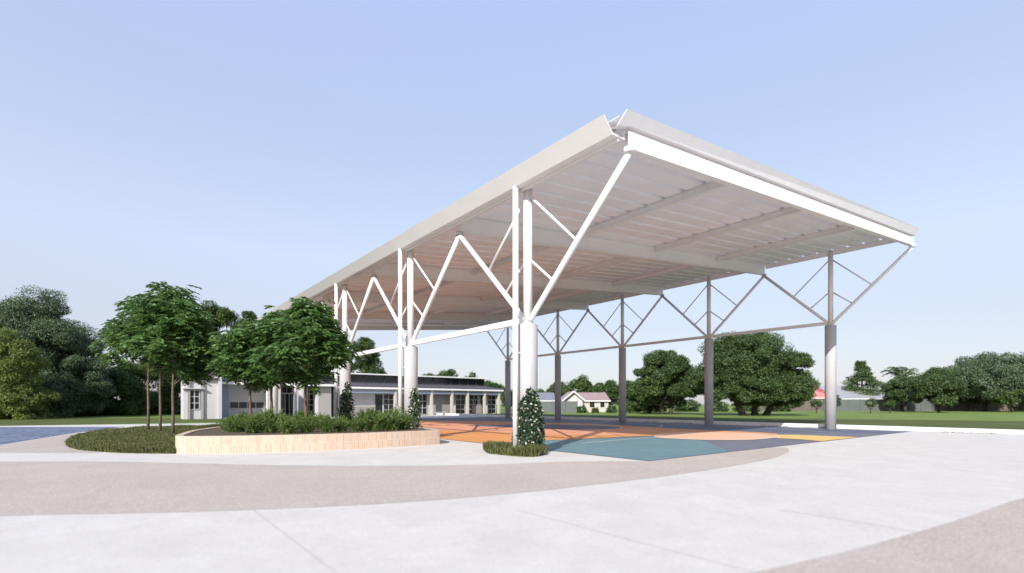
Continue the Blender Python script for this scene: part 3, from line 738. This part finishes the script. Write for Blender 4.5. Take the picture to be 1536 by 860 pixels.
# orient counter-clockwise
ar = sum(a.x*b.y-b.x*a.y for a, b in zip(outer, outer[1:]+outer[:1]))
if ar < 0: outer = outer[::-1]
n = len(outer); inner = []
for i in range(n):
    a, b, c = outer[i-1], outer[i], outer[(i+1) % n]
    d = (c-a); nn = Vector((-d.y, d.x)).normalized(); inner.append(b+nn*.24)
pl = thing('planter', 'curved knee-high planter of pale tan upright bricks with shrubs inside', 'planter', (-8, 23, 0))
mb = MB(); cum = 0
for i in range(n):
    a, b = outer[i], outer[(i+1) % n]; d = (b-a).length
    mb.poly([(a.x, a.y, -.1), (b.x, b.y, -.1), (b.x, b.y, PZ), (a.x, a.y, PZ)], [(cum, -.1), (cum+d, -.1), (cum+d, PZ), (cum, PZ)])
    a2, b2 = inner[i], inner[(i+1) % n]
    mb.poly([(b2.x, b2.y, .3), (a2.x, a2.y, .3), (a2.x, a2.y, PZ), (b2.x, b2.y, PZ)], [(cum, 0), (cum+d, 0), (cum+d, .3), (cum, .3)])
    mb.poly([(a.x, a.y, PZ), (b.x, b.y, PZ), (b2.x, b2.y, PZ), (a2.x, a2.y, PZ)], [(cum, 0.02), (cum+d, .02), (cum+d, .28), (cum, .28)])
    cum += d
mb.build('brick_wall', BRICKT, pl)
mb = MB(); mb.poly([(p.x, p.y, PZ-.025) for p in inner]); mb.build('soil', SOIL, pl)

# ------------------------------------------------------------------ planted lawn bed, left
def inside(p, poly):
    c = False; j = len(poly)-1
    for i in range(len(poly)):
        a, b = poly[i], poly[j]
        if (a[1] > p[1]) != (b[1] > p[1]) and p[0] < (b[0]-a[0])*(p[1]-a[1])/(b[1]-a[1])+a[0]: c = not c
        j = i
    return c
bed = smoothp([gp(103, 665.5), gp(104, 670.5), gp(120, 675.5), gp(160, 679), gp(210, 680.8), gp(272, 680.8), Vector((-11.9, 18.3, 0)), Vector((-13.6, 22.5, 0)), Vector((-14.2, 26.6, 0)), Vector((-12.7, 32.0, 0)), gp(400, 639.5), gp(300, 641.5), gp(220, 644), gp(170, 648), gp(130, 653.5), gp(112, 659)], 6, True)
mb = MB(); mb.prism([(p.x, p.y) for p in bed], -.02, .10)
tag(mb.build('planting_bed', GRASSO), kind='structure')
LM_GR = leafmat('lawn_blade', (.085, .10, .028), (.19, .20, .075), .3, .6)
def blades(name, poly, n, h, label, cat, edge=0, z=.09):
    xs = [p[0] for p in poly]; ys = [p[1] for p in poly]; P = []
    pl_ = [(p[0], p[1]) for p in poly]
    while len(P) < n:
        p = (random.uniform(min(xs), max(xs)), min(ys)+(max(ys)-min(ys))*random.random()**1.6)
        if inside(p, pl_): P.append((p[0], p[1], z))
    for i in range(edge):
        k = random.randrange(len(poly)); a, b = poly[k], poly[(k+1) % len(poly)]; f = random.random()
        P.append((a[0]+(b[0]-a[0])*f+random.uniform(-.05, .05), a[1]+(b[1]-a[1])*f+random.uniform(-.05, .05), random.uniform(0, z)))
    P = np.array(P); m = len(P)
    D = unit(m)*.55; D[:, 2] = 1
    nn = unit(m); nn[:, 2] *= .2
    # low-frequency height patches
    hh = h*(1+.35*np.sin(P[:, 0]*2.3)*np.cos(P[:, 1]*1.9))*rng.uniform(.5, 1.3, m)
    o = quads_obj(name, P, D, nn, hh, h*.22, LM_GR)
    return tag(o, label, cat, kind='stuff')
blades('lawn_grass', bed, 60000, .15, 'tufty olive grass covering the rounded bed around the three left tree trunks', 'grass', 9000)
pc = gp(774, 678)
patch = [(pc.x+1.0*math.cos(a)*1.02, pc.y+.62*math.sin(a)) for a in [i*math.pi/16 for i in range(32)]]
ct = L(-.15, -.3); patch = smoothp([gp(729, 677), gp(735, 681), gp(765, 684.5), gp(795, 686), gp(812, 684), gp(817, 680), gp(805, 675), gp(770, 673), gp(740, 673)], 4, True)
mb = MB(); mb.prism([(p.x, p.y) for p in patch], -.02, .05); tag(mb.build('planting_bed', GRASSO), kind='structure')
blades('grass_clump', patch, 3500, .24, 'low olive grass clump ringing the foot of the nearest column', 'grass', 900, .04)

# ------------------------------------------------------------------ shrubs in planter
LM_S = leafmat('feathery_shrub_leaf', (.08, .145, .028), (.22, .31, .085), .35, .45)
def shrub_mesh(seed, h=.75, r=.6, n=110, leaves=34):
    P = []; D = []
    for i in range(n):
        a = rng.uniform(0, 6.28); lean = rng.uniform(.05, 1.0); ln = h*rng.uniform(.7, 1.25)
        bx, by = rng.normal(size=2)*.12
        dx, dy = math.cos(a), math.sin(a)
        for j in range(leaves):
            f = (j+.5)/leaves; out = r*lean*f**1.3; z = ln*f*(1-.35*lean*f)
            c = np.array([bx+dx*out, by+dy*out, z]); v = rng.normal(size=3)*.7; v[2] = abs(v[2])*.6+.5
            v[0] += dx*.4; v[1] += dy*.4
            P.append(c); D.append(v)
    return np.array(P), np.array(D)
shr = []
for k in range(3):
    P, D = shrub_mesh(k)
    t = thing('shrub', 'feathery green shrub in the dense row inside the tan brick planter', 'shrub', (0, 0, 0), 'feathery shrubs filling the planter')
    quads_obj('foliage', P, D, unit(len(P)), .10, .026, LM_S, t)
    mb = MB()
    for i in range(7):
        a = rng.uniform(0, 6.28); mb.tube([(0, 0, -.05), (math.cos(a)*.15, math.sin(a)*.15, .3), (math.cos(a)*.32, math.sin(a)*.32, .55)], [.012, .01, .004], 5)
    mb.build('stem', TRUNK, t)
    shr.append(t)
spots = []
innerp = [(p.x, p.y) for p in inner]
for px, Y in ((352, 20.2), (378, 19.5), (404, 19.8), (432, 19.4), (460, 19.9), (490, 20.1), (512, 20.6), (536, 20.7), (560, 21.2), (585, 21.6), (606, 22.3), (362, 21.8), (395, 21.6), (425, 21.7), (452, 21.8), (482, 22.0), (508, 22.5), (540, 22.9), (572, 23.4), (598, 24.2), (385, 24.0), (420, 24.2), (455, 24.4), (490, 24.8), (520, 25.6), (550, 26.4), (345, 21.0)):
    spots.append((at(px, Y), Y))
for i, (x, y) in enumerate(spots):
    sc = random.uniform(.72, 1.22); loc = Vector((x, y, PZ-.06)); rz = random.uniform(0, 6.28)
    if i < 3: shr[i].location = loc; shr[i].rotation_euler = (0, 0, rz); shr[i].scale = (sc, sc, sc)
    else: copy_thing(shr[i % 3], loc, rz, scale=(sc, sc, sc*random.uniform(.9, 1.1)))

# ------------------------------------------------------------------ climbing plants on columns
LM_V1 = leafmat('dark_climber_leaf', (.02, .045, .018), (.06, .10, .04), .2)
LM_V2 = mat('cream_blossom', (.50, .49, .42), .6)
def climber(s, hgt, wid, label, rad=.36, flower=True, dens=900, tc=-.33, halfw=1.2):
    base = L(s, 0)
    t = thing('climbing_plant', label, 'climbing plant', base)
    P = []; N_ = []; F = []
    toward = math.atan2(-base.y, -base.x)
    for i in range(dens):
        f = rng.random()**.85; z = hgt*f
        spread = halfw*(1-f**2.6)+.10
        a = toward+rng.uniform(-spread, spread)+.25
        r = rad+rng.uniform(.0, .10+.12*(1-f))
        d = np.array([math.cos(a), math.sin(a), 0])
        p = d*r+np.array([0, 0, z]); P.append(p); N_.append(d)
    P = np.array(P); N_ = np.array(N_)
    D = unit(len(P))+N_*.5; D[:, 2] -= .5
    quads_obj('foliage', P, D, N_+unit(len(P))*.5, .14, .085, LM_V1, t)
    if flower:
        k = rng.random(len(P)) < .17; Pf = P[k]+N_[k]*.04
        quads_obj('blossom', Pf, unit(len(Pf)), N_[k]+unit(len(Pf))*.4, .12, .055, LM_V2, t)
    mb = MB()
    for i in range(5):
        a = toward+.25+(i-2)*.35; pts = []
        for j in range(9):
            f = j/8; aa = a*(1-f*.0)+.12*math.sin(j*1.7+i)-(i-2)*.30*f
            pts.append((math.cos(aa)*(rad+.015), math.sin(aa)*(rad+.015), hgt*.93*f))
        mb.tube(pts, [.014-.01*j/8 for j in range(9)], 5)
    mb.build('stem', TRUNK, t, True)
    for o in t.children: o.location = (0, 0, 0)
    return t
climber(0, 2.15, 1, 'flowering climber spreading widely up the foot of the nearest column', dens=2200, rad=.35, halfw=1.5)
c = climber(BAY, 2.35, .5, 'narrow dark climber on the second column from the front, rising from the planter', dens=700, flower=True, rad=.62, halfw=.35)
c = climber(2*BAY, 3.0, .6, 'pale flowering climber on the third column from the front, partly behind the leafy tree', dens=900, rad=.45, halfw=.9)

# ------------------------------------------------------------------ foreground trees
def young_tree(seed, H, Rc, zlow, base_r=.068):
    """slim trunk, forking limbs, pinnate drooping leaf sprays"""
    global rng
    rng = np.random.default_rng(seed)
    cz = (H+zlow)/2; rz = (H-zlow)/2
    mb = MB(); fork = zlow*.95
    mb.tube([(0, 0, -.1), (.02, .01, fork*.4), (-.02, .03, fork*.8), (.03, 0, fork+.5), (.05, .02, H*.75), (0, 0, H*.93)], [base_r*1.25, base_r, base_r*.9, base_r*.75, base_r*.4, .01], 10)
    P = []; Nn = []
    d = unit(70); d = d[d[:, 2] > -.9][:33]
    tips = []; mains = []
    for q in d:
        rr = rng.uniform(.3, 1.08)**.6
        tap = 1-.34*max(0, q[2]*rr)          # narrower towards the top
        c0 = np.array((q[0]*Rc*rr*tap, q[1]*Rc*rr*tap, cz+q[2]*rz*rr)); mains.append(c0)
        for k in range(3): tips.append(tuple(c0+rng.normal(size=3)*np.array([.30, .30, .16])*Rc*.42))
    for i, c in enumerate(mains):
        st = Vector((0, 0, max(fork, min(H*.8, c[2]-rng.uniform(.6, 1.5)*Rc*.5))))
        limb(mb, st, c, base_r*.32, .008, 0, 5)
    LP = []; LD = []; LN = []
    for c in tips:
        c = np.array(c); nsp = 16
        for k in range(nsp):
            o = c+rng.normal(size=3)*np.array([.27, .27, .20]); a = rng.uniform(0, 6.28)
            outd = np.array([c[0], c[1], 0])/(np.linalg.norm(c[:2])+.2)
            dr = np.array([math.cos(a), math.sin(a), 0])*.8+outd*.5; dr[2] = rng.uniform(-.35, .35); dr /= np.linalg.norm(dr)
            side = np.cross(dr, [0, 0, 1]); side /= np.linalg.norm(side)
            ln = rng.uniform(.3, .5)
            for j in range(6):       # rachis with paired leaflets that droop
                f = (j+.6)/6; q = o+dr*ln*f+np.array([0, 0, -.16*f*f])
                for sg in (-1, 1):
                    LP.append(q); LD.append(dr*.55+side*sg*.9+np.array([0, 0, -.35])); LN.append(np.array([0, 0, 1.])+rng.normal(size=3)*.75)
            LP.append(o+dr*ln+np.array([0, 0, -.16])); LD.append(dr+np.array([0, 0, -.4])); LN.append(np.array([0, 0, 1.]))
    return mb, np.array(LP), np.array(LD), np.array(LN)
def place_young(seed, px, Y, ytop, hw, ylow, label, group, zbase=0):
    H = zat(ytop, Y)-zbase; Rc = hw/FPX*Y; zl = zat(ylow, Y)-zbase
    mb, P, D, Nn = young_tree(seed, H, Rc, zl)
    t = thing('young_tree', label, 'tree', (at(px, Y), Y, zbase), group)
    quads_obj('crown', P, D, Nn, .215, .10, LM_T, t)
    tr = mb.build('trunk', TRUNK, t, True)
    for o in t.children: o.location = (0, 0, 0)
    return t
g1 = 'young trees in the left grass bed'; g2 = 'young trees in the brick planter'
place_young(11, 222, 29.5, 448, 48, 560, 'slim young tree with the leftmost trunk in the grass bed', g1, .05)
place_young(12, 240, 27.6, 419, 50, 562, 'tallest young tree, middle trunk of three in the grass bed', g1, .05)
place_young(13, 259, 25.2, 438, 52, 574, 'young tree with the rightmost and nearest trunk in the grass bed', g1, .05)
place_young(14, 375, 25.5, 488, 43, 580, 'small young tree with the leftmost trunk in the brick planter', g2, PZ-.05)
place_young(15, 407, 24.4, 470, 46, 578, 'young tree with the middle trunk in the brick planter', g2, PZ-.05)
place_young(16, 458, 22.6, 450, 53, 574, 'fullest young tree with the rightmost trunk in the brick planter', g2, PZ-.05)

# small plants along the drain gap
rng = np.random.default_rng(3)
mb = None
P = []
for s in np.arange(-12, 30, .28):
    if math.sin(s*1.7)+math.sin(s*.61) > .2:
        for k in range(8): P.append(tuple(L(s+rng.uniform(-.2, .2), 27.62+rng.uniform(-.06, .06), .01)))
P = np.array(P); D = unit(len(P))*.9; D[:, 2] = 1
tag(quads_obj('edging_plant', P, D, unit(len(P)), .08, .04, LM_V1), 'tiny dark plants dotted along the foot of the far kerb', 'ground cover', kind='stuff')

# ------------------------------------------------------------------ camera, light, sky
cam = bpy.data.cameras.new('camera'); co = bpy.data.objects.new('camera', cam); col.objects.link(co)
co.location = (0, 0, EYE); co.rotation_euler = (R(90), 0, 0)
cam.sensor_width = 36; cam.lens = FPX/1536*36; cam.shift_y = (HY-430)/1536; cam.clip_end = 4000; cam.clip_start = .05; cam.dof.use_dof = True; cam.dof.focus_distance = 22; cam.dof.aperture_fstop = .35
scene.camera = co
SAZ = Vector((-.35, -.937, 0)).normalized(); EL = R(32)
sd = SAZ*math.cos(EL)+Vector((0, 0, math.sin(EL)))
sun = bpy.data.lights.new('sun', 'SUN'); so = bpy.data.objects.new('sun', sun); col.objects.link(so)
sun.energy = 4.6; sun.angle = R(.5); sun.color = (1, .955, .90)
so.rotation_euler = sd.to_track_quat('Z', 'Y').to_euler()
w = bpy.data.worlds.new('World'); scene.world = w; w.use_nodes = True
nt = w.node_tree; bg = nt.nodes['Background']
sk = nt.nodes.new('ShaderNodeTexSky'); sk.sky_type = 'NISHITA'; sk.sun_disc = False
sk.sun_elevation = EL; sk.sun_rotation = math.atan2(sd.x, sd.y)
sk.air_density = 1.0; sk.dust_density = 1.2; sk.ozone_density = 1.5; sk.altitude = 0
# thin high haze: a paler veil over the clear-sky model, varying with elevation only
N = nt.nodes.new
tc = N('ShaderNodeTexCoord'); sep = N('ShaderNodeSeparateXYZ'); nt.links.new(tc.outputs['Generated'], sep.inputs[0])
rp = N('ShaderNodeValToRGB'); nt.links.new(sep.outputs['Z'], rp.inputs['Fac']); e = rp.color_ramp.elements
e[0].position = 0; e[0].color = (.600, .575, .670, 1); e[1].position = 1; e[1].color = (.10, .15, .30, 1)
for p, c in ((.14, (.62, .615, .708)), (.26, (.70, .76, .92)), (.47, (.572, .672, .91)), (.63, (.565, .672, 1.05)), (.80, (.22, .30, .50))):
    q = e.new(p); q.color = list(c)+[1]
v1 = N('ShaderNodeVectorMath'); v1.operation = 'SCALE'; v1.inputs['Scale'].default_value = 5.0; nt.links.new(rp.outputs[0], v1.inputs[0])
v2 = N('ShaderNodeVectorMath'); v2.operation = 'SCALE'; v2.inputs['Scale'].default_value = .4; nt.links.new(sk.outputs[0], v2.inputs[0])
v3 = N('ShaderNodeVectorMath'); v3.operation = 'ADD'; nt.links.new(v1.outputs[0], v3.inputs[0]); nt.links.new(v2.outputs[0], v3.inputs[1])
nt.links.new(v3.outputs[0], bg.inputs[0]); bg.inputs[1].default_value = .12
scene.view_settings.view_transform = 'Standard'; scene.view_settings.look = 'None'
scene.view_settings.exposure = .35; scene.view_settings.gamma = 1
scene.render.resolution_x = 1024; scene.render.resolution_y = 573
